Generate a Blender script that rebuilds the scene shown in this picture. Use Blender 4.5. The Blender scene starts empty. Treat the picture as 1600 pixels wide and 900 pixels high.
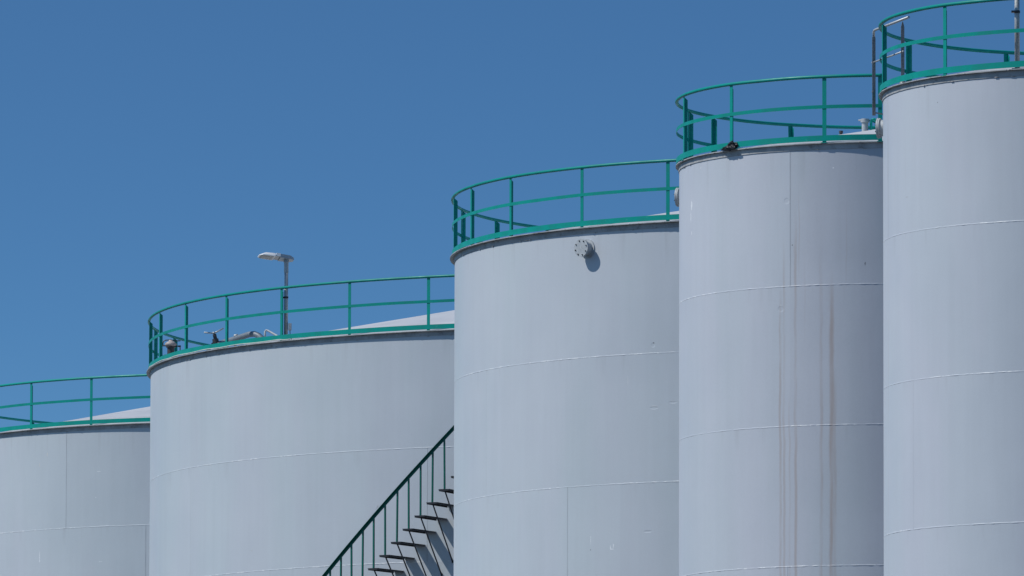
import bpy, math, random
from mathutils import Vector, Matrix, noise

rad = math.radians
S = bpy.context.scene
COL = S.collection

# ------------------------------------------------------------------ mesh helper
class MB:
    def __init__(s):
        s.v, s.f, s.sm = [], [], []
    def face(s, idx, smooth=False):
        s.f.append(tuple(idx)); s.sm.append(smooth)
    def lathe(s, prof, a0=-180., a1=180., n=360, closed=False, smooth=True, jit=None):
        """profile (r, z) swept round the axis; azimuth 0 faces -Y, positive towards +X"""
        full = abs((a1 - a0) - 360) < 1e-6
        cols = n if full else n + 1
        base = len(s.v); m = len(prof)
        for i in range(cols):
            a = rad(a0 + (a1 - a0) * i / n)
            for j, (r, z) in enumerate(prof):
                if jit: r, z = jit(a, j, r, z)
                s.v.append((r * math.sin(a), -r * math.cos(a), z))
        rows = m if closed else m - 1
        for i in range(n):
            i2 = (i + 1) % cols
            for j in range(rows):
                j2 = (j + 1) % m
                s.face((base + i * m + j, base + i2 * m + j, base + i2 * m + j2, base + i * m + j2), smooth)
        if not full and closed:
            s.face([base + j for j in range(m)]); s.face([base + (cols - 1) * m + j for j in reversed(range(m))])
    def box(s, c, h, M=None):
        b = len(s.v)
        for dz in (-1, 1):
            for dx, dy in ((-1, -1), (1, -1), (1, 1), (-1, 1)):
                p = Vector((c[0] + dx * h[0], c[1] + dy * h[1], c[2] + dz * h[2]))
                s.v.append(tuple(M @ p if M else p))
        for q in ((3, 2, 1, 0), (4, 5, 6, 7), (0, 1, 5, 4), (1, 2, 6, 5), (2, 3, 7, 6), (3, 0, 4, 7)):
            s.face([b + k for k in q])
    def prism(s, poly, z0, z1, M=None):
        b = len(s.v); n = len(poly)
        for z in (z0, z1):
            for x, y in poly:
                p = Vector((x, y, z)); s.v.append(tuple(M @ p if M else p))
        s.face([b + k for k in reversed(range(n))]); s.face([b + n + k for k in range(n)])
        for k in range(n):
            k2 = (k + 1) % n
            s.face((b + k, b + k2, b + n + k2, b + n + k))
    def loft(s, pa, za, pb, zb, M=None):
        b = len(s.v); n = len(pa)
        for poly, z in ((pa, za), (pb, zb)):
            for x, y in poly:
                p = Vector((x, y, z)); s.v.append(tuple(M @ p if M else p))
        s.face([b + k for k in reversed(range(n))]); s.face([b + n + k for k in range(n)])
        for k in range(n):
            k2 = (k + 1) % n; s.face((b + k, b + k2, b + n + k2, b + n + k))
    def tube(s, pts, r, n=12, caps=True, smooth=True):
        pts = [Vector(p) for p in pts]; m = len(pts)
        rs = r if isinstance(r, (list, tuple)) else [r] * m
        up = None; b = len(s.v)
        for i in range(m):
            t = (pts[min(i + 1, m - 1)] - pts[max(i - 1, 0)]).normalized()
            if up is None:
                up = Vector((0, 0, 1)) if abs(t.z) < .9 else Vector((1, 0, 0))
            x = (up - t * up.dot(t)).normalized(); up = x
            y = t.cross(x)
            for k in range(n):
                a = 2 * math.pi * k / n
                s.v.append(tuple(pts[i] + (x * math.cos(a) + y * math.sin(a)) * rs[i]))
        for i in range(m - 1):
            for k in range(n):
                k2 = (k + 1) % n
                s.face((b + i * n + k, b + i * n + k2, b + (i + 1) * n + k2, b + (i + 1) * n + k), smooth)
        if caps:
            s.face([b + k for k in reversed(range(n))]); s.face([b + (m - 1) * n + k for k in range(n)])
    def cyl(s, p0, p1, r, n=24, smooth=True):
        """closed cylinder with hard rims"""
        s.tube([p0, p1], r, n, caps=False, smooth=smooth)
        p0, p1 = Vector(p0), Vector(p1); t = (p1 - p0).normalized()
        up = Vector((0, 0, 1)) if abs(t.z) < .9 else Vector((1, 0, 0))
        x = (up - t * up.dot(t)).normalized(); y = t.cross(x)
        for p, rev in ((p0, True), (p1, False)):
            b = len(s.v)
            for k in range(n):
                a = 2 * math.pi * k / n
                s.v.append(tuple(p + (x * math.cos(a) + y * math.sin(a)) * r))
            idx = [b + k for k in range(n)]
            s.face(idx[::-1] if rev else idx)
    def mesh(s, name, mat):
        me = bpy.data.meshes.new(name)
        me.from_pydata(s.v, [], s.f)
        me.polygons.foreach_set('use_smooth', s.sm)
        me.materials.append(mat); me.update()
        return me
    def build(s, name, mat, parent=None, loc=(0, 0, 0), rz=0):
        return link(name, s.mesh(name, mat), parent, loc, rz)

def link(name, me, parent=None, loc=(0, 0, 0), rz=0):
    o = bpy.data.objects.new(name, me); COL.objects.link(o)
    o.parent = parent; o.location = loc; o.rotation_euler = (0, 0, rz)
    return o

def thing(name, label, cat, loc, rz=0, group=None):
    o = bpy.data.objects.new(name, None); COL.objects.link(o)
    o.empty_display_size = .3
    o.location = loc; o.rotation_euler = (0, 0, rz)
    tag(o, label, cat, group); return o

def tag(o, label, cat, group=None):
    o['label'] = label; o['category'] = cat
    if group: o['group'] = group

def pol(a, r, z=0.):
    a = rad(a); return Vector((r * math.sin(a), -r * math.cos(a), z))

# ------------------------------------------------------------------ materials
class NT:
    def __init__(s, name):
        s.m = bpy.data.materials.new(name); s.m.use_nodes = True
        s.t = s.m.node_tree; s.b = s.t.nodes['Principled BSDF']
    def n(s, typ, **kw):
        o = s.t.nodes.new(typ)
        for k, v in kw.items(): setattr(o, k, v)
        return o
    def put(s, sock, v):
        if v is None: return
        if isinstance(v, bpy.types.NodeSocket): s.t.links.new(v, sock)
        else: sock.default_value = v
    def math(s, op, a, b=None, c=None, clamp=False):
        o = s.n('ShaderNodeMath', operation=op, use_clamp=clamp)
        for i, v in enumerate((a, b, c)): s.put(o.inputs[i], v)
        return o.outputs[0]
    def comb(s, x, y, z=0.):
        o = s.n('ShaderNodeCombineXYZ')
        for i, v in enumerate((x, y, z)): s.put(o.inputs[i], v)
        return o.outputs[0]
    def noise(s, vec, scale=1., detail=3., rough=.5):
        o = s.n('ShaderNodeTexNoise')
        s.put(o.inputs['Vector'], vec); o.inputs['Scale'].default_value = scale
        o.inputs['Detail'].default_value = detail; o.inputs['Roughness'].default_value = rough
        return o.outputs['Fac']
    def white(s, vec):
        o = s.n('ShaderNodeTexWhiteNoise', noise_dimensions='3D'); s.put(o.inputs['Vector'], vec)
        return o.outputs['Value']
    def ramp(s, v, a, b, lo=0., hi=1.):
        o = s.n('ShaderNodeMapRange', interpolation_type='SMOOTHSTEP')
        for i, x in enumerate((v, a, b, lo, hi)): s.put(o.inputs[i], x)
        return o.outputs[0]
    def mix(s, f, a, b, mode='MIX'):
        o = s.n('ShaderNodeMix', data_type='RGBA', blend_type=mode)
        s.put(o.inputs[0], f)
        for i, v in ((6, a), (7, b)):
            s.put(o.inputs[i], v if isinstance(v, bpy.types.NodeSocket) else (*v[:3], 1.))
        return o.outputs[2]
    def bump(s, h, strength=.3, dist=.01, prev=None):
        o = s.n('ShaderNodeBump'); o.inputs['Strength'].default_value = strength
        o.inputs['Distance'].default_value = dist; s.put(o.inputs['Height'], h)
        if prev is not None: s.put(o.inputs['Normal'], prev)
        return o.outputs[0]
    def done(s, col, rough=.5, normal=None, metal=0., spec=.5):
        s.put(s.b.inputs['Base Color'], col if isinstance(col, bpy.types.NodeSocket) else (*col, 1.))
        s.put(s.b.inputs['Roughness'], rough); s.put(s.b.inputs['Normal'], normal)
        s.b.inputs['Metallic'].default_value = metal; s.b.inputs['Specular IOR Level'].default_value = spec
        return s.m

def obj_xyz(N):
    tc = N.n('ShaderNodeTexCoord'); sp = N.n('ShaderNodeSeparateXYZ')
    N.t.links.new(tc.outputs['Object'], sp.inputs[0])
    return tc.outputs['Object'], sp.outputs

def shell_paint(name, R, ztop, seams, seed, marks=(), streaks=(), tints=(), dents=(), joints=(), base=(.443, .492, .528)):
    """weathered grey tank paint in unrolled (arc, height) coordinates"""
    N = NT(name)
    vec, (x, y, z) = obj_xyz(N)
    ang = N.math('ARCTAN2', x, N.math('MULTIPLY', y, -1.))
    arc = N.math('MULTIPLY', ang, R)
    sv = N.comb(N.math('MULTIPLY', arc, 1.), N.math('MULTIPLY', z, .10), seed)
    fine_streak = N.noise(N.comb(N.math('MULTIPLY', arc, 5.), N.math('MULTIPLY', z, .22), seed + 3.), 1., 4., .6)
    wide_streak = N.noise(sv, 1.4, 3.)
    blotch = N.noise(N.comb(arc, z, seed + 7.), .55, 5., .6)
    grain = N.noise(N.comb(arc, z, seed), 38., 2.)
    v = N.math('ADD', N.math('MULTIPLY', N.math('SUBTRACT', fine_streak, .5), .10),
               N.math('MULTIPLY', N.math('SUBTRACT', wide_streak, .5), .07))
    v = N.math('ADD', v, N.math('MULTIPLY', N.math('SUBTRACT', blotch, .5), .10))
    v = N.math('ADD', v, N.math('MULTIPLY', N.math('SUBTRACT', grain, .5), .07))
    # tone differs a touch from plate to plate
    course = None
    for zs in seams:
        st = N.math('LESS_THAN', z, zs)
        course = st if course is None else N.math('ADD', course, st)
    plate = N.math('FLOOR', N.math('DIVIDE', N.math('ADD', arc, N.math('MULTIPLY', course, 2.37)), 6.1))
    v = N.math('ADD', v, N.math('MULTIPLY', N.math('SUBTRACT', N.white(N.comb(plate, course, seed)), .5), .03))
    for (a0, a1, z0, z1, amt) in tints:
        inside = N.math('MULTIPLY', N.math('MULTIPLY', N.math('GREATER_THAN', arc, rad(a0) * R), N.math('LESS_THAN', arc, rad(a1) * R)),
                        N.math('MULTIPLY', N.math('LESS_THAN', z, z0), N.ramp(z, z1, z1 + .6)))
        v = N.math('ADD', v, N.math('MULTIPLY', inside, amt))
    fac = N.math('ADD', v, 1.)
    col = N.mix(1., base, N.comb(fac, fac, fac), 'MULTIPLY')
    # pinkish / bluish drift of the old coat
    drift = N.ramp(N.noise(N.comb(N.math('MULTIPLY', arc, .8), N.math('MULTIPLY', z, .15), seed + 11.), 1., 2.), .35, .65)
    col = N.mix(N.math('MULTIPLY', drift, .45), col, N.mix(1., col, (1.05, .985, 1.02), 'MULTIPLY'))
    # grime just under every seam, washed down in short runs
    for zs in seams:
        d = N.math('SUBTRACT', zs, z)
        g = N.math('MULTIPLY', N.math('GREATER_THAN', d, 0.), N.ramp(d, 0., .55, 1., 0.))
        g = N.math('MULTIPLY', g, N.ramp(fine_streak, .52, .75))
        col = N.mix(N.math('MULTIPLY', g, .20), col, (.24, .25, .26))
    g = N.math('MULTIPLY', N.ramp(N.math('SUBTRACT', ztop, z), .1, 1.1, 1., 0.), N.ramp(fine_streak, .5, .72))
    col = N.mix(N.math('MULTIPLY', g, .22), col, (.25, .26, .27))
    # chipped paint and painted-in gloss glints along the weld beads
    fl = N.noise(N.comb(N.math('MULTIPLY', arc, 5.), N.math('MULTIPLY', z, 2.), seed + 83.), 1., 5., .7)
    fl = N.math('MULTIPLY', N.ramp(fl, .50, .60), N.ramp(N.noise(N.comb(arc, z, seed + 87.), .45, 2.), .42, .58))
    for zs in seams:
        e = N.ramp(N.math('ABSOLUTE', N.math('SUBTRACT', z, zs + .004)), .006, .013, 1., 0.)
        col = N.mix(N.math('MULTIPLY', N.math('MULTIPLY', e, fl), .5), col, (.80, .81, .80))
    # brown water runs
    wob = N.math('MULTIPLY', N.math('SUBTRACT', N.noise(N.comb(arc, N.math('MULTIPLY', z, 1.3), seed + 5.), 1.5, 5.), .5), .06)
    dens = N.noise(N.comb(N.math('MULTIPLY', arc, 9.), N.math('MULTIPLY', z, .55), seed + 19.), 1., 5., .65)
    for (a, w, z0, z1, amt) in streaks:
        d = N.math('ABSOLUTE', N.math('ADD', N.math('SUBTRACT', arc, rad(a) * R), wob))
        e = N.ramp(d, w * .2, w * 1.25, 1., 0.)
        e = N.math('MULTIPLY', e, N.ramp(z, z0, z0 - 1.2))
        e = N.math('MULTIPLY', e, N.ramp(z, z1, z1 + .8))
        e = N.math('MULTIPLY', e, N.ramp(dens, .32, .62, .25, 1.))
        col = N.mix(N.math('MULTIPLY', e, amt), col, (.355, .305, .29))
    # dirt caught along the vertical plate joints
    for (a, z0, z1) in joints:
        e = N.ramp(N.math('ABSOLUTE', N.math('SUBTRACT', arc, rad(a) * R + .012)), .006, .018, 1., 0.)
        e = N.math('MULTIPLY', e, N.math('MULTIPLY', N.math('LESS_THAN', z, z0), N.math('GREATER_THAN', z, z1)))
        e = N.math('MULTIPLY', e, N.ramp(dens, .25, .6, .4, 1.))
        col = N.mix(N.math('MULTIPLY', e, .32), col, (.20, .21, .23))
    # sparse chips and specks
    sp1 = N.noise(N.comb(arc, z, seed + 31.), 9., 1.)
    col = N.mix(N.math('MULTIPLY', N.ramp(sp1, .86, .88), .6), col, (.75, .76, .77))
    sp2 = N.noise(N.comb(arc, z, seed + 41.), 13., 1.)
    col = N.mix(N.math('MULTIPLY', N.ramp(sp2, .865, .885), .7), col, (.10, .10, .11))
    rag = N.noise(N.comb(arc, z, seed + 51.), 22., 3., .7)
    for (a, zz, w, h, c) in marks:
        dx = N.math('DIVIDE', N.math('SUBTRACT', arc, rad(a) * R), w)
        dz = N.math('DIVIDE', N.math('SUBTRACT', z, zz), h)
        d = N.math('ADD', N.math('MULTIPLY', dx, dx), N.math('MULTIPLY', dz, dz))
        d = N.math('ADD', d, N.math('MULTIPLY', N.math('SUBTRACT', rag, .5), 3.2))
        col = N.mix(N.math('MULTIPLY', N.ramp(d, .35, .9, 1., 0.), .8), col, c)
    # dents and plate waviness
    hgt = N.math('MULTIPLY', N.noise(N.comb(N.math('MULTIPLY', arc, 1.), N.math('MULTIPLY', z, .8), seed + 61.), .9, 2.), 1.)
    bm = N.bump(hgt, .12, .03)
    bm = N.bump(N.noise(N.comb(arc, z, seed + 71.), 7., 3.), .10, .008, bm)
    bm = N.bump(grain, .10, .002, bm)
    dd = None
    for (a, zz, w, h) in dents:
        dx = N.math('DIVIDE', N.math('SUBTRACT', arc, rad(a) * R), w)
        dz = N.math('DIVIDE', N.math('SUBTRACT', z, zz), h)
        e = N.ramp(N.math('ADD', N.math('MULTIPLY', dx, dx), N.math('MULTIPLY', dz, dz)), .2, 1., 1., 0.)
        dd = e if dd is None else N.math('ADD', dd, e)
    if dd is not None: bm = N.bump(N.math('MULTIPLY', dd, -1.), .35, .008, bm)
    rg = N.ramp(blotch, .3, .7, .40, .52)
    return N.done(col, rg, bm, spec=.4)

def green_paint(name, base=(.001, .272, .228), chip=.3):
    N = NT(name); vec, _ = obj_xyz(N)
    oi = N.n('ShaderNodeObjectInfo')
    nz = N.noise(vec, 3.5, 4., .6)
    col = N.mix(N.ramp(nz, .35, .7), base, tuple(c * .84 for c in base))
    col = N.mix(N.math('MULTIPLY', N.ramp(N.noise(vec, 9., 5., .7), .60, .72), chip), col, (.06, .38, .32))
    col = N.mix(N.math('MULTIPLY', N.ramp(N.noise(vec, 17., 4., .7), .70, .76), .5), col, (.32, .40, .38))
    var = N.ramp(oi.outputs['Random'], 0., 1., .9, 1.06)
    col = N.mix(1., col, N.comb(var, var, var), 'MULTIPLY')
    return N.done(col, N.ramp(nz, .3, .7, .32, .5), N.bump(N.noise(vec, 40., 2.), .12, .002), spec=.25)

def plain(name, c, rough=.5, metal=0., var=.12, scale=6., dirt=None, spec=.5):
    N = NT(name); vec, _ = obj_xyz(N)
    nz = N.noise(vec, scale, 5., .6)
    col = N.mix(N.ramp(nz, .3, .7), tuple(k * (1 - var) for k in c), tuple(min(1, k * (1 + var)) for k in c))
    if dirt: col = N.mix(N.math('MULTIPLY', N.ramp(N.noise(vec, scale * 2.3, 5., .7), .52, .68), .6), col, dirt)
    return N.done(col, N.ramp(nz, .3, .7, max(.1, rough - .08), rough + .08), N.bump(N.noise(vec, scale * 7, 3.), .15, .003), metal, spec)

GREEN = green_paint('green_rail_paint')
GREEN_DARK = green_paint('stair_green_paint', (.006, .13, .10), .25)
RIM = plain('rim_paint', (.33, .34, .35), .55, 0, .2, 3., (.13, .11, .10))
ROOF = plain('roof_paint', (.46, .47, .49), .6, 0, .05, .8)
FIT = plain('fitting_grey_paint', (.40, .43, .45), .45, 0, .10, 9., (.24, .22, .20))
PIPE = plain('shaded_pipe_grey', (.14, .17, .205), .5, 0, .12, 9., (.2, .2, .2))  # fitting grey darkened, lower light on the pipe put into its colour
CAPM = plain('rusty_cap_paint', (.40, .345, .325), .55, 0, .2, 14., (.16, .11, .09))
FITD = plain('weathered_cast_metal', (.055, .052, .055), .5, .2, .2, 14., (.16, .10, .07))
GALV = plain('galvanised_steel', (.42, .44, .45), .45, .3, .16, 26., (.26, .27, .28))
GALVD = plain('shaded_galvanised_steel', (.17, .18, .19), .5, .2, .25, 26., (.28, .29, .30))  # galvanised steel darkened, shade on the gangway posts put into the colour
DARK = plain('dark_step_paint', (.035, .036, .042), .5, 0, .25, 10., (.07, .06, .06))
CABLE = plain('pale_cable_sheath', (.48, .52, .48), .5, 0, .1, 6.)
BOLT = plain('dark_bolt_steel', (.045, .045, .05), .45, .4, .2, 30.)
WHITE = plain('white_lamp_enamel', (.78, .78, .77), .35, 0, .04, 5.)
LENS = plain('lamp_underside_panel', (.42, .40, .37), .3, 0, .3, 18.)
HOUS = plain('lamp_housing_grey', (.33, .37, .40), .4, .1, .08, 9.)
BAG = plain('black_plastic_film', (.016, .018, .026), .5, 0, .3, 3., spec=.4)
def ground_mat():
    N = NT('dark_asphalt'); vec, (x, y, z) = obj_xyz(N)  # unseen asphalt, kept dark to cut the light bounced onto the tanks
    n1 = N.noise(vec, .06, 6., .6); n2 = N.noise(vec, 3., 5., .7)
    col = N.mix(N.ramp(n1, .3, .7), (.055, .055, .056), (.085, .083, .08))
    col = N.mix(N.math('MULTIPLY', N.ramp(n2, .45, .7), .4), col, (.045, .045, .045))
    return N.done(col, .85, N.bump(n2, .3, .01))
GROUND = ground_mat()

# ------------------------------------------------------------------ the setting
EYE = 1.6
HT = 17.1492 + EYE                         # height of the tank rims above ground
g = MB(); g.v = [(-4000, -4000, 0), (4000, -4000, 0), (4000, 4000, 0), (-4000, 4000, 0)]; g.face((0, 1, 2, 3))
go = g.build('ground', GROUND); go['kind'] = 'structure'

# ------------------------------------------------------------------ tanks
def nz1(a, f, k): return noise.noise(Vector((math.sin(a) * f, math.cos(a) * f, k)))

def weld_strip(mb, R, a, z0, z1, w=.012, h=.004, seed=0):
    n = 24; b = len(mb.v); da = math.degrees(w / R)
    for i in range(n + 1):
        z = z0 + (z1 - z0) * i / n
        hh = h * (.8 + .5 * noise.noise(Vector((seed, z * 3, a))))
        for t, k in ((-1, -.002), (-.35, hh), (.35, hh), (1, -.002)):
            mb.v.append(tuple(pol(a + da * t, R + k, z)))
    for i in range(n):
        for j in range(3):
            p = b + i * 4 + j; mb.face((p, p + 1, p + 5, p + 4), True)

def post_mesh(mat, w=.071, z0=.018, z1=1.14):
    """angle iron: one leg along the rim, one leg pointing inwards with a chamfered top"""
    m = MB(); t = .007
    m.box((-0.0, 0, (z0 + z1) / 2), (w / 2, t / 2, (z1 - z0) / 2))
    # inward leg on the -x edge
    b = len(m.v); x0, x1 = -w / 2, -w / 2 + t
    pts = [(t / 2, z0), (w * 1.05, z0), (w * 1.05, z1 - .07), (t / 2 + .004, z1 - .012)]
    for x in (x0, x1):
        for yy, zz in pts: m.v.append((x, yy + .0005, zz))
    m.face((b + 3, b + 2, b + 1, b)); m.face((b + 4, b + 5, b + 6, b + 7))
    for k in range(4):
        k2 = (k + 1) % 4; m.face((b + k, b + k2, b + 4 + k2, b + 4 + k))
    m.box((0, .02, z0 - .003), (w * .75, .05, .006))       # foot plate
    return m.mesh('post', mat)

POST = post_mesh(GREEN)

def arc_tube(mb, R, z, r, a0, a1, n, wob=0.):
    prof = [(math.cos(2 * math.pi * k / 14) * r, math.sin(2 * math.pi * k / 14) * r) for k in range(14)]
    def jit(a, j, rr, zz): return rr + R + wob * nz1(a, 3., R), zz + z + wob * nz1(a, 4., R + 5)
    mb.lathe(prof, a0, a1, n, closed=True, jit=jit)

def make_tank(loc, R, dh, ds, label, posts, vseams, seed, gap=None, n=720, lip=.092, slope=.2, **paint):
    t = thing('storage_tank', label, 'tank', (loc[0], loc[1], 0), 0, 'grey storage tanks standing in a row')
    H = HT + dh
    z1 = 2.4197 + ds
    seams = [H - z1 - 2.4 * k for k in range(7) if H - z1 - 2.4 * k > .4]
    for key in ('marks', 'dents'):
        paint[key] = [(m[0], H + m[1], *m[2:]) for m in paint.get(key, ())]
    paint['tints'] = [(a, b, H + c, H + d, e) for a, b, c, d, e in paint.get('tints', ())]
    paint['streaks'] = [(a, w, H + c, H + d, e) for a, w, c, d, e in paint.get('streaks', ())]
    tops = [H - .1] + seams; bots = seams + [0.]
    paint['joints'] = [(a, tops[c], bots[c]) for c, a in vseams if -95 < a < 20 and a not in (-65.13, -66.39, -62.98)]
    mat = shell_paint('tank_paint', R, H, seams, seed * 13.7, **paint)
    # shell: plate courses with weld beads between them
    m = MB(); zs = [0.] + seams[::-1] + [H - .002]
    for a, b in zip(zs, zs[1:]): m.lathe([(R, a), (R, b)], n=n)
    for k, zz in enumerate(seams):
        def jit(a, j, r, z, zz=zz, k=k):
            f = nz1(a, R * 14, zz * 3)
            if j in (0, 3): return r, z + .003 * nz1(a, R * 5, zz)
            return r + .0030 + .0042 * f, z + .003 * nz1(a, R * 5, zz) + .002 * nz1(a, R * 20, zz + 9)
        m.lathe([(R - .001, zz - .013), (R, zz - .005), (R, zz + .006), (R - .001, zz + .013)], n=n * 2, jit=jit)
    tops = [H - .1] + seams; bots = seams + [0.]
    for c, a in vseams: weld_strip(m, R, a, bots[c] + .01, tops[c] - .01, seed=seed)
    m.build('shell', mat, t)
    # rim: curb angle, horizontal leg out, vertical leg down
    m = MB()
    def jit(a, j, r, z):
        w = .0022 * nz1(a, R * 1.6, seed) + .0012 * nz1(a, R * 9, seed + 3)
        return (r + (1.3 * w if j in (1, 2) else 0), z + w)
    m.lathe([(R - .09, H), (R + lip, H), (R + lip, H + .016), (R - .09, H + .016)], n=n, closed=True, smooth=False, jit=jit)
    m.lathe([(R + .0015, H - .092), (R + .0125, H - .092), (R + .0125, H - .002), (R + .0015, H - .002)], n=n, closed=True, smooth=False,
            jit=lambda a, j, r, z: (r, z + (.003 * nz1(a, R * 6, seed) + .002 * nz1(a, R * 19, seed + 2) if j < 2 else 0)))
    rnd = random.Random(seed)
    for k in range(int(R * 7)):                             # blobs of old sealant along the edge
        a = rnd.uniform(-110, 20); p = pol(a, R + lip - .003, H + .004)
        m.tube([p + pol(a - 90, .02 * rnd.random() + .008), p + pol(a + 90, .02 * rnd.random() + .008)], rnd.uniform(.005, .010), 6)
    for k in range(int(R * 3)):
        a = rnd.uniform(-110, 20); p = pol(a, R + .014, H - .093)
        m.tube([p + pol(a - 90, .03 * rnd.random() + .01), p + pol(a + 90, .03 * rnd.random() + .01)], rnd.uniform(.006, .011), 6)
    m.build('rim', RIM, t)
    # cone roof with lapped plates
    m = MB(); pr = []
    for k in range(6):
        f0, f1 = 1 - k / 6, 1 - (k + 1) / 6
        r0, r1 = (R - .02) * f0, (R - .02) * f1
        zz = lambda r: H + .02 + slope * (R - r)
        m.lathe([(r0, zz(r0) + .006), (max(r1 - .05, .02), zz(r1) + .006 + .01)], n=180)
        m.lathe([(r0, zz(r0) - .01), (r0, zz(r0) + .006)], n=180)
    m.build('roof', ROOF, t)
    # guard rail
    a0, a1 = (gap[1], 360 + gap[0]) if gap else (-180., 180.)
    m = MB(); arc_tube(m, R + .044, H + 1.150, .030, a0, a1, 480, .004)
    gr = m.build('guard_rail', GREEN, t)
    def wj(k): return lambda a, j, r, z: (r + .004 * nz1(a, R * .8, k + seed), z + .006 * nz1(a, R * .7, k + seed + 4))
    m = MB(); m.lathe([(R + .046, H + .599), (R + .054, H + .599), (R + .054, H + .660), (R + .046, H + .660)], a0, a1, 480, closed=True, smooth=False, jit=wj(1))
    m.build('mid_rail', GREEN, gr)
    m = MB(); m.lathe([(R + .046, H + .044), (R + .053, H + .044), (R + .053, H + .142), (R + .046, H + .142)], a0, a1, 480, closed=True, smooth=False, jit=wj(2))
    m.build('toe_board', GREEN, gr)
    for a in posts: link('post', POST, gr, tuple(pol(a, R + .0415, H)), rad(a))
    return t, H

def spread(known, step, lo, hi):
    """the measured posts, then the same rhythm on round the far side"""
    out = list(known); a = max(known) + step
    while a < hi: out.append(a); a += step
    return out

W = (.72, .74, .76); D = (.12, .12, .13)
tank1, H1 = make_tank((-5.3843, 208.9949), 8.3992, .0022, -.0146,
    'leftmost and farthest grey tank, cut off by the left edge of the photo',
    [-46.45 + 13.29 * k for k in range(27)],
    [(0, -38.5), (0, 4), (1, -22.97), (2, -45), (2, -2), (3, -30)], 1, n=720,
    tints=[(-38.5, 4., 0., -2.5, -.015)],
    marks=[(-42.75, -.59, .012, .06, (.6, .58, .52)), (-44.55, -.853, .012, .07, (.55, .53, .5)), (-44.4, -3.06, .016, .14, W), (-31.69, -1.09, .07, .008, W), (-31.3, -3.24, .06, .008, W)])
tank2, H2 = make_tank((3.6634, 188.3717), 11.6701, -.0186, .0249,
    'widest grey tank, with a lamp on its rim and a staircase on its side',
    [-47. + 9.73 * k for k in range(37)],
    [(0, -8), (0, 30), (1, -65.13), (1, -27.75), (1, 8), (2, -12), (3, -30)], 2, n=900,
    marks=[(-33.7, -3.64, .02, .05, (.40, .42, .43)), (-52, -4.4, .05, .02, (.43, .45, .47))],
    dents=[(-33.7, -3.7, .05, .07)], slope=.195)
tank3, H3 = make_tank((6.4596, 163.8269), 7.5690, .0165, .0026,
    'middle grey tank with a round bolted nozzle facing out below its rim',
    [-85.21, -72.12, -58.53, -42.65, -27.99, -101.86, -116.89, -130.72] + [-13.5 + 14.9 * k for k in range(15)],
    [(0, -12), (0, 30), (1, -66.39), (1, -14), (2, -45.72), (2, -5), (3, -60), (3, -20)], 3, n=720, slope=.19,
    marks=[(-30.31, -3.405, .075, .012, (.55, .57, .58)), (-37.6, -6.0, .014, .06, W), (-37.1, -5.97, .012, .05, W), (-37.35, -6.03, .05, .012, W), (-41.16, -5.86, .008, .11, W), (-41.2, -6.02, .012, .02, D),
           (-34.65, -2.89, .007, .14, (.56, .58, .6)), (-30.4, -2.23, .02, .012, D), (-27.3, -3.33, .07, .012, (.52, .54, .56))],
    dents=[(-30.31, -3.44, .10, .03), (-31.3, -5.73, .10, .025), (-27.3, -3.35, .09, .025), (-30.5, -2.27, .05, .05)])
tank4, H4 = make_tank((6.6032, 148.0007), 3.6847, -.0008, .0005,
    'narrow grey tank with brown water stains running down its side',
    [-76.38, -49.59, -20.01, -5.1, -110.37, -124.95, -153.95, 178, 148, 118, 88, 58, 30], 
    [(0, -30.26), (0, 70), (1, 30), (2, 15), (3, -31.09), (3, 60)], 4, gap=(-4.6, 29.6), n=540, lip=.062, slope=.183, base=(.452, .490, .534),
    tints=[(-30.26, 40., 0., -2.42, -.06), (-30.26, 40., -2.4, -6.5, -.025)],
    marks=[(-71.4, -.80, .035, .10, W), (-72., -1.0, .02, .12, W), (-71.4, -1.3, .014, .04, W), (-65.1, -.2, .012, .02, W), (-17.76, -.416, .014, .016, W),
           (-9.15, -2.075, .014, .04, D), (-29.5, -1.715, .018, .014, D), (-33, -2.75, .03, .03, (.5, .52, .54))],
    dents=[(-31.2, -.95, .06, .06), (-33, -2.8, .07, .06)],
    streaks=[(-33.22, .030, -2.2, -8.6, .62), (-32.04, .028, -1.4, -8.9, .5), (-30.4, .020, -4., -8.6, .40), (-28.56, .032, -.9, -8.6, .62), (-25.8, .014, -1.6, -3.6, .3),
             (-21.19, .034, -1.6, -9., .62), (-18.3, .050, -2.0, -9., .78), (-17.4, .03, -3.6, -9., .5), (-27.5, .014, -.3, -2.6, .3), (-14.2, .012, -.5, -2.7, .25)])
tank5, H5 = make_tank((9.7063, 137.8034), 3.6665, .0016, -.0058,
    'rightmost and nearest grey tank, cut off by the right edge of the photo',
    [-84.67 + 36. * k for k in range(10)],
    [(0, -80.58), (0, 20), (1, 30), (2, -62.98), (2, 30), (3, 60)], 5, n=540, lip=.068, base=(.452, .490, .536),
    marks=[(-66.1, -1.836, .06, .012, (.38, .40, .42)), (-52.1, -.394, .012, .012, D)],
    streaks=[(-80.6, .02, -.1, -9, .35), (-74, .016, -.2, -2.3, .25), (-67, .012, -.3, -2.0, .2)])

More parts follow.
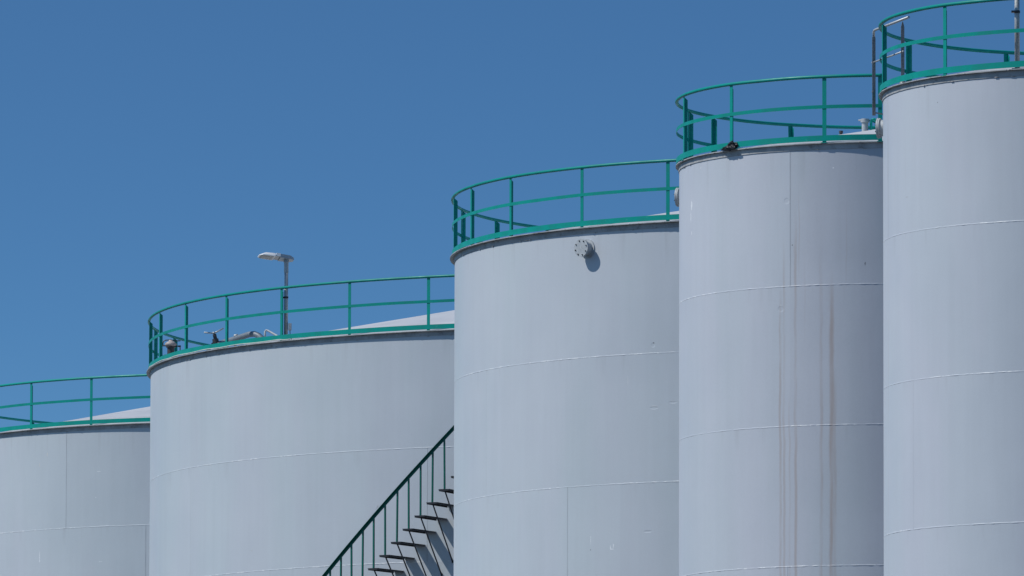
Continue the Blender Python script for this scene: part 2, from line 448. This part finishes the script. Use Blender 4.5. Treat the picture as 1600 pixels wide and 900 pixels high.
# ---- nozzles welded to the shells
def nozzle(t, R, a, z):
    m = MB(); cy = lambda y0, y1, r, n=40: m.cyl((0, y0, 0), (0, y1, 0), r, n)
    cy(.01, -.018, .178); cy(-.015, -.150, .135); cy(-.138, -.158, .165)
    o = m.build('overflow_nozzle', FIT, t, tuple(pol(a, R, z)), rad(a))
    m = MB(); m.cyl((0, -.163, 0), (0, -.186, 0), .168, 40)
    bl = m.build('blind_flange', FIT, o)
    mb = MB(); mb.cyl((0, -.1865, 0), (0, -.199, 0), .0125, 6, False); mb.cyl((0, -.198, 0), (0, -.205, 0), .007, 8)
    me = mb.mesh('bolt', BOLT)
    for k in range(8):
        w = 2 * math.pi * (k + .35) / 8
        link('bolt', me, o, (.136 * math.cos(w), 0, .136 * math.sin(w)))
nozzle(tank3, 7.569, -41.87, H3 - .38)
nozzle(tank4, 3.6847, -107., H4 - .41)
nozzle(tank5, 3.6665, -105.6, H5 - .42)

# ---- fittings on the roof of the widest tank
R2 = 11.6701
p = pol(-80., R2 - .34, H2 + .2)
m = MB(); m.cyl((0, 0, -.17), (0, 0, .05), .07, 24); m.cyl((0, 0, .045), (0, 0, .075), .15, 28); m.cyl((0, 0, .07), (0, 0, .24), .078, 24); m.cyl((0, 0, .235), (0, 0, .262), .105, 24)
rv = m.build('relief_vent', FITD, tank2, tuple(p))
m = MB(); m.lathe([(.075, .262), (.115, .275), (.13, .30), (.118, .335), (.075, .365), (.045, .375), (.045, .40), (.0, .405)], n=32)
m.build('cap', CAPM, rv)
m = MB(); m.tube([(-.17, 0, .275), (-.175, 0, .33), (-.16, 0, .375), (-.11, 0, .40), (.0, 0, .405), (.10, 0, .385), (.21, 0, .385)], .012, 8)
m.tube([(-.19, 0, .275), (-.09, 0, .275)], .013, 8)
m.tube([(.09, 0, .27), (.20, 0, .265), (.205, 0, .235), (.205, 0, .16)], .011, 8)
m.box((.19, 0, .265), (.03, .03, .018)); m.build('lever', FITD, rv)

p = pol(-61.5, R2 - .28, H2 - .10)
m = MB(); m.cyl((0, 0, .10), (0, 0, .14), .10, 20); m.cyl((0, 0, .04), (-.02, 0, .22), .055, 16); m.cyl((-.02, 0, .21), (-.05, 0, .40), .068, 18)
m.cyl((-.045, 0, .39), (-.07, 0, .50), .04, 14); m.cyl((-.065, 0, .49), (-.08, 0, .535), .022, 12)
m.cyl((-.09, -.075, .27), (-.09, .05, .27), .05, 14)
gv = m.build('gate_valve', FITD, tank2, tuple(p))
m = MB(); m.tube([(-.08, 0, .525), (-.16, -.02, .525), (-.29, -.06, .533)], .0155, 8); m.tube([(-.08, 0, .525), (.0, .02, .565), (.12, .06, .635)], .0165, 8)
m.tube([(-.08, 0, .51), (-.08, 0, .55)], .032, 10); m.build('handle', GALV, gv)
m = MB()                                                    # bent pipe leaving the valve along the rim
def rp(a, dr, z): return pol(a - .35, R2 + dr, H2 + z)
path = [rp(-61.1, -.30, .19), rp(-60., -.34, .215), rp(-58.7, -.40, .25), rp(-57.2, -.46, .295), rp(-56., -.50, .33), rp(-55.2, -.53, .325), rp(-54.6, -.56, .28), rp(-54.1, -.59, .20), rp(-53.8, -.62, .10), rp(-53.7, -.62, .03)]
m.tube(path, .063, 16)
vp = m.build('vent_pipe', PIPE, tank2)
m = MB(); q = rp(-58.2, -.40, 0)
m.tube([q + Vector((0, 0, .05)), q + Vector((0, 0, .34))], .026, 8); m.tube([q + Vector((-.03, 0, .32)), q + Vector((.06, 0, .34))], .03, 8)
m.build('pipe_clamp', GALV, vp)
m = MB(); q = rp(-51.5, -.30, 0); q2 = rp(-48.8, -.30, 0)
m.tube([q + Vector((0, 0, .03)), q + Vector((0, 0, .31)), q + Vector((.02, 0, .335)), q + Vector((.06, 0, .33)), q2 + Vector((0, 0, .14)), q2 + Vector((.1, 0, .06))], .022, 10)
m.build('grab_handle', FIT, tank2)

m = MB()                                                    # power cable strapped under the toe board
pts = [pol(-45.6 - .5 * k, R2 + .066 + .004 * math.sin(k * .7), H2 + .040 + .006 * math.sin(k * .45) - (.012 if k < 3 else 0)) for k in range(84)]
m.tube(pts, .0105, 8); m.build('cable', CABLE, tank2)

# ---- fittings on the roof of the stained tank
R4 = 3.6847
apex = H4 + .183 * R4
m = MB(); o = Vector((-.44, -.1, 0)); zb = apex - .06
m.cyl(o + Vector((0, 0, zb)), o + Vector((0, 0, zb + .19)), .056, 20); m.cyl(o + Vector((0, 0, zb + .165)), o + Vector((0, 0, zb + .195)), .078, 24)
nv = m.build('roof_nozzle', FIT, tank4)
m = MB(); m.cyl(o + Vector((0, 0, zb + .198)), o + Vector((0, 0, zb + .225)), .074, 24); m.tube([o + Vector((-.115, 0, zb + .20)), o + Vector((.125, 0, zb + .20))], .013, 8)
m.build('cap', FIT, nv)
m = MB(); m.cyl((-.86, -.1, apex - .22), (-.86, -.1, apex - .08), .028, 12); m.cyl((-.86, -.1, apex - .085), (-.86, -.1, apex - .045), .036, 12)
m.build('gauge_stub', FITD, tank4)
m = MB()
for y in (-.30, .0):
    m.box((-.335, y, apex + .01), (.016, .02, .12))
    m.tube([(-.335, y, apex + .125), (-.29, y, apex + .14), (-.02, y, apex + .0)], .022, 4)
m.box((-.335, -.15, apex + .115), (.014, .15, .012))
m.build('hatch_guard', GREEN, tank4)

# ------------------------------------------------------------------ staircase on the widest tank
st = thing('staircase', 'steep spiral staircase of dark steps with green handrail on the widest tank', 'staircase', (3.6634, 188.3717, 0))
DA, DZ = 1.256, .2665
A0, Z0 = -26.0, 13.186 + EYE                                # middle of one step, its top
LEN, WID = 1.05, .245
m = MB(); m.box((0, -LEN / 2 - .003, -.010), (WID / 2, LEN / 2, .005))
for sx in (-1, 1): m.box((sx * (WID / 2 - .004), -LEN / 2 - .003, -.026), (.004, LEN / 2 - .02, .020))
m.box((0, -LEN + .008, -.028), (WID / 2 - .01, .004, .012))
for k in range(9): m.box((0, -.08 - k * .11, -.018), (WID / 2 - .009, .004, .003))
TREAD = m.mesh('step', DARK)
m = MB(); m.tube([(0, -1.0, -.03), (0, -.5, -.61), (0, -.012, -1.175)], .0155, 8); m.box((0, -.005, -1.18), (.022, .005, .028))
BRACE = m.mesh('brace', DARK)
m = MB()
m.box((0, -1.018, .53), (.015, .003, .545)); m.box((.012, -1.0, .53), (.003, .0145, .545))
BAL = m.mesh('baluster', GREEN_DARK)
k0 = -int(Z0 / DZ) + 1; k1 = int((H2 - Z0) / DZ)
for k in range(k0, k1 + 1):
    a = A0 + k * DA; z = Z0 + k * DZ
    loc = tuple(pol(a, R2, z))
    link('step', TREAD, st, loc, rad(a))
    if z > 1.3: link('brace', BRACE, st, loc, rad(a))
    b = link('baluster', BAL, st, loc, rad(a) + rad(.25 * math.sin(k * 5.1)))
    b.rotation_euler[1] = rad(.5 * math.sin(k * 2.3))
m = MB(); pts = [(-.010, -.085), (-.010, .0), (.052, .0), (.052, -.008), (-.002, -.008), (-.002, -.085)]
nn = (k1 - k0 + 1) * 3; b = len(m.v)
for i in range(nn + 1):
    k = k0 - .5 + i / 3.; a = A0 + k * DA; z = Z0 + k * DZ + 1.10
    for r, dz in pts: m.v.append(tuple(pol(a, R2 + 1.02 + r, z + dz)))
for i in range(nn):
    for j in range(6):
        j2 = (j + 1) % 6; m.face((b + i * 6 + j, b + i * 6 + j2, b + i * 6 + 6 + j2, b + i * 6 + 6 + j))
m.face([b + j for j in range(6)]); m.face([b + nn * 6 + j for j in reversed(range(6))])
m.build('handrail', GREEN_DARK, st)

# ------------------------------------------------------------------ lamps
def lamp(loc, hgt, label, rz, box=True, clampdir=(-.1, 0)):
    t = thing('lamp_post', label, 'lamp', loc, 0, 'lamps on the tank rims')
    m = MB(); m.tube([(0, 0, .01), (0, 0, hgt)], [.041, .041], 18); m.box((0, 0, .008), (.09, .09, .008))
    m.cyl((0, 0, hgt - .24), (0, 0, hgt + .02), .048, 18)
    m.build('pole', GALV, t)
    m = MB()
    for zz in (.08, .93):
        m.cyl((0, 0, zz - .02), (0, 0, zz + .02), .049, 18); m.box((clampdir[0] / 2, clampdir[1] / 2, zz), (abs(clampdir[0] / 2) + .012, abs(clampdir[1] / 2) + .012, .016))
    m.build('clamp', BOLT, t)
    if box:
        m = MB(); m.box((.085, -.03, .30), (.035, .04, .075)); m.box((.085, -.071, .30), (.028, .002, .065))
        jb = m.build('junction_box', FIT, t)
        m = MB(); m.tube([(.085, -.03, .225), (.09, -.03, .15), (.075, -.03, .10), (.11, -.03, .05), (.13, -.03, .02)], .008, 8)
        m.build('cable', BOLT, jb)
    M = Matrix.Translation((0, 0, hgt + .03)) @ Matrix.Rotation(rz, 4, 'Z') @ Matrix.Rotation(rad(6), 4, 'Y') @ Matrix.Rotation(rad(-11), 4, 'X')
    m = MB()                                                # rear housing, tapering to the back
    m.prism([(-.16, -.14), (.08, -.12), (.15, -.06), (.15, .06), (.08, .12), (-.16, .14)], .0, .058, M)
    m.prism([(-.15, -.12), (.06, -.10), (.11, -.04), (.11, .04), (.06, .10), (-.15, .12)], .058, .085, M)
    m.cyl(M @ Vector((0, 0, -.05)), M @ Vector((0, 0, .01)), .056, 18)
    hd = m.build('lamp_head', HOUS, t)
    m = MB(); m.loft([(-.605, -.075), (-.54, -.135), (-.27, -.15), (-.27, .15), (-.54, .135), (-.605, .075)], .022, [(-.50, -.06), (-.47, -.11), (-.272, -.135), (-.272, .135), (-.47, .11), (-.50, .06)], .078, M)
    m.prism([(-.61, -.08), (-.545, -.14), (-.27, -.155), (-.27, .155), (-.545, .14), (-.61, .08)], .004, .0215, M)
    m.box((-.205, -.115, .055), (.045, .02, .034), M); m.box((-.205, .115, .055), (.045, .02, .034), M)
    m.build('led_module', WHITE, hd)
    m = MB(); m.prism([(-.57, -.10), (-.30, -.125), (-.30, .125), (-.57, .10)], -.002, .0035, M)
    for k in range(5): m.box((-.54 + .05 * k, 0, -.004), (.012, .09, .0015), M)
    m.box((-.215, 0, .028), (.05, .13, .012), M)
    m.build('lens_panel', LENS, hd)
    return t
q = pol(-46.85, R2 - .06, H2 + .02) + Vector((3.6634, 188.3717, 0))
lamp(tuple(q), 1.70, 'galvanised lamp post with flat white head on the rim of the widest tank', rad(14))
q = pol(-27.9, 3.6665 - .10, H5 + .02) + Vector((9.7063, 137.8034, 0))
lamp(tuple(q), 1.70, 'galvanised lamp post behind the rail of the rightmost tank, head out of frame', rad(-20), False, (-.08, -.05))

# ------------------------------------------------------------------ galvanised gangway handrail by the nearest tank
A = Vector((5.918, 138.5, H5)); B = Vector((6.40, 136.9, H5)); d = (B - A)
gh = thing('gangway_handrail', 'grey galvanised handrail sloping behind the left end of the rightmost green rail', 'handrail', tuple(A))
def gp(f, z): return d * f + Vector((0, 0, z))
ux = d.normalized(); uy = Vector((-ux.y, ux.x, 0))
def gpost(f, zb, zt):
    m = MB(); p = gp(f, 0)
    M = Matrix.Translation(p) @ Matrix(((ux.x, uy.x, 0, 0), (ux.y, uy.y, 0, 0), (0, 0, 1, 0), (0, 0, 0, 1)))
    M = Matrix.Translation(p) @ Matrix.Rotation(rad(20), 4, 'Z')        # flat bar with a pointed head
    hw = .029
    M = M @ Matrix.Rotation(rad(90), 4, 'X')
    m.prism([(-hw, zb), (hw, zb), (hw, zt - .09), (.006, zt), (-.006, zt), (-hw, zt - .09)], -.004, .004, M)
    return m.build('post', GALVD, gh)
gpost(0, -.25, 1.12); gpost(.85, .12, 1.12)
m = MB(); m.tube([gp(0, 1.05), gp(0, 1.13), gp(.015, 1.15), gp(.05, 1.155), gp(1.03, 1.155)], .021, 12); m.build('top_rail', GALV, gh)
m = MB(); m.tube([gp(-.02, .63), gp(.88, .63)], .014, 10); m.tube([gp(-.035, .63), gp(-.005, .63)], .022, 10); m.build('mid_rail', GALV, gh)
m = MB(); m.tube([gp(-.03, .145), gp(.01, .145)], .022, 10); m.tube([gp(0, -.2), gp(0, -.2) + Vector((.15, .06, -.02))], .011, 8)
m.tube([gp(.85, .14), gp(.85, .14) + Vector((0, 0, -.08))], .05, 8); m.build('bracket', GALVD, gh)

# ------------------------------------------------------------------ black bag snagged on the rim
def bag():
    import bmesh
    bm = bmesh.new(); bmesh.ops.create_icosphere(bm, subdivisions=4, radius=1.)
    for v in bm.verts:
        n = v.co.normalized(); q = n * 2.1
        r = 1 + .55 * noise.noise(q + Vector((3, 1, 7))) + .30 * abs(noise.noise(n * 5 + Vector((9, 2, 4)))) - .12 * abs(noise.noise(n * 11.))
        x, y, z = n * r
        # wedge: tall blunt right end, long low tail to the left
        hz = .072 * (.40 + .60 * max(0, min(1, (x + .75) / 1.15)))
        v.co = Vector((x * .150 - (.09 * (-x - .3) if x < -.3 else 0), y * .06, z * hz + .95 * hz))
    me = bpy.data.meshes.new('plastic_bag'); bm.to_mesh(me); bm.free(); me.materials.append(BAG)
    a = -49.3
    q = pol(a, R4 + .085, H4 + .006) + Vector((6.6032, 148.0007, 0))
    o = link('plastic_bag', me, None, tuple(q), rad(a))
    tag(o, 'crumpled black plastic bag snagged at a post on the stained tank rim', 'bag')
    return o
bag()

# ------------------------------------------------------------------ light
AZ, EL = -79.5, 50.
sd = Vector((math.sin(rad(AZ)) * math.cos(rad(EL)), -math.cos(rad(AZ)) * math.cos(rad(EL)), math.sin(rad(EL))))
L = bpy.data.lights.new('sun', 'SUN'); L.energy = 3.75; L.angle = rad(.53); L.color = (1., .965, .91)
lo = bpy.data.objects.new('sun', L); COL.objects.link(lo)
lo.rotation_euler = sd.to_track_quat('Z', 'Y').to_euler(); lo.location = (-60, 60, 90)

w = bpy.data.worlds.new('World'); S.world = w; w.use_nodes = True
T = w.node_tree; bg = T.nodes['Background']
tc = T.nodes.new('ShaderNodeTexCoord'); sp = T.nodes.new('ShaderNodeSeparateXYZ'); T.links.new(tc.outputs['Generated'], sp.inputs[0])
mr = T.nodes.new('ShaderNodeMapRange'); mr.interpolation_type = 'LINEAR'
T.links.new(sp.outputs[2], mr.inputs[0])
SKY_A, SKY_B = -.12, 1.1
for i, v in ((1, 0.), (2, .165), (3, SKY_A), (4, SKY_A + (SKY_B - SKY_A) * .55)): mr.inputs[i].default_value = v
mx = T.nodes.new('ShaderNodeMath'); mx.operation = 'MAXIMUM'
T.links.new(mr.outputs[0], mx.inputs[0]); mx2 = T.nodes.new('ShaderNodeMath'); mx2.operation = 'MAXIMUM'; mx2.inputs[1].default_value = .03
T.links.new(sp.outputs[2], mx2.inputs[0]); T.links.new(mx2.outputs[0], mx.inputs[1])
cb = T.nodes.new('ShaderNodeCombineXYZ')
T.links.new(sp.outputs[0], cb.inputs[0]); T.links.new(sp.outputs[1], cb.inputs[1]); T.links.new(mx.outputs[0], cb.inputs[2])
nm = T.nodes.new('ShaderNodeVectorMath'); nm.operation = 'NORMALIZE'; T.links.new(cb.outputs[0], nm.inputs[0])
sk = T.nodes.new('ShaderNodeTexSky'); sk.sky_type = 'NISHITA'; sk.sun_disc = False
sk.sun_elevation = rad(EL); sk.sun_rotation = rad(180 - AZ); sk.altitude = 0; sk.air_density = 1.; sk.dust_density = .6; sk.ozone_density = 1.5
T.links.new(nm.outputs[0], sk.inputs[0]); tn = T.nodes.new('ShaderNodeMix'); tn.data_type = 'RGBA'; tn.blend_type = 'MULTIPLY'; tn.inputs[0].default_value = 1.
T.links.new(sk.outputs[0], tn.inputs[6]); tn.inputs[7].default_value = (.425, .76, 1., 1.)     # deep blue, as through a polarising filter
T.links.new(tn.outputs[2], bg.inputs[0])
bg.inputs[1].default_value = .10

# ------------------------------------------------------------------ camera
cam = bpy.data.cameras.new('camera'); co = bpy.data.objects.new('camera', cam); COL.objects.link(co)
cam.sensor_width = 36.; cam.lens = 13311.84 / 1600 * 36.; cam.clip_start = 1.; cam.clip_end = 12000.
co.matrix_world = Matrix.Translation((0, 0, EYE)) @ Matrix.Rotation(math.pi / 2 + .1010669, 4, 'X') @ Matrix.Rotation(.0028176, 4, 'Z')
S.camera = co
S.view_settings.view_transform = 'Standard'; S.view_settings.look = 'None'
S.view_settings.exposure = 0.; S.view_settings.gamma = 1.; S.view_settings.use_curve_mapping = False
S.render.resolution_x, S.render.resolution_y = 1024, 576
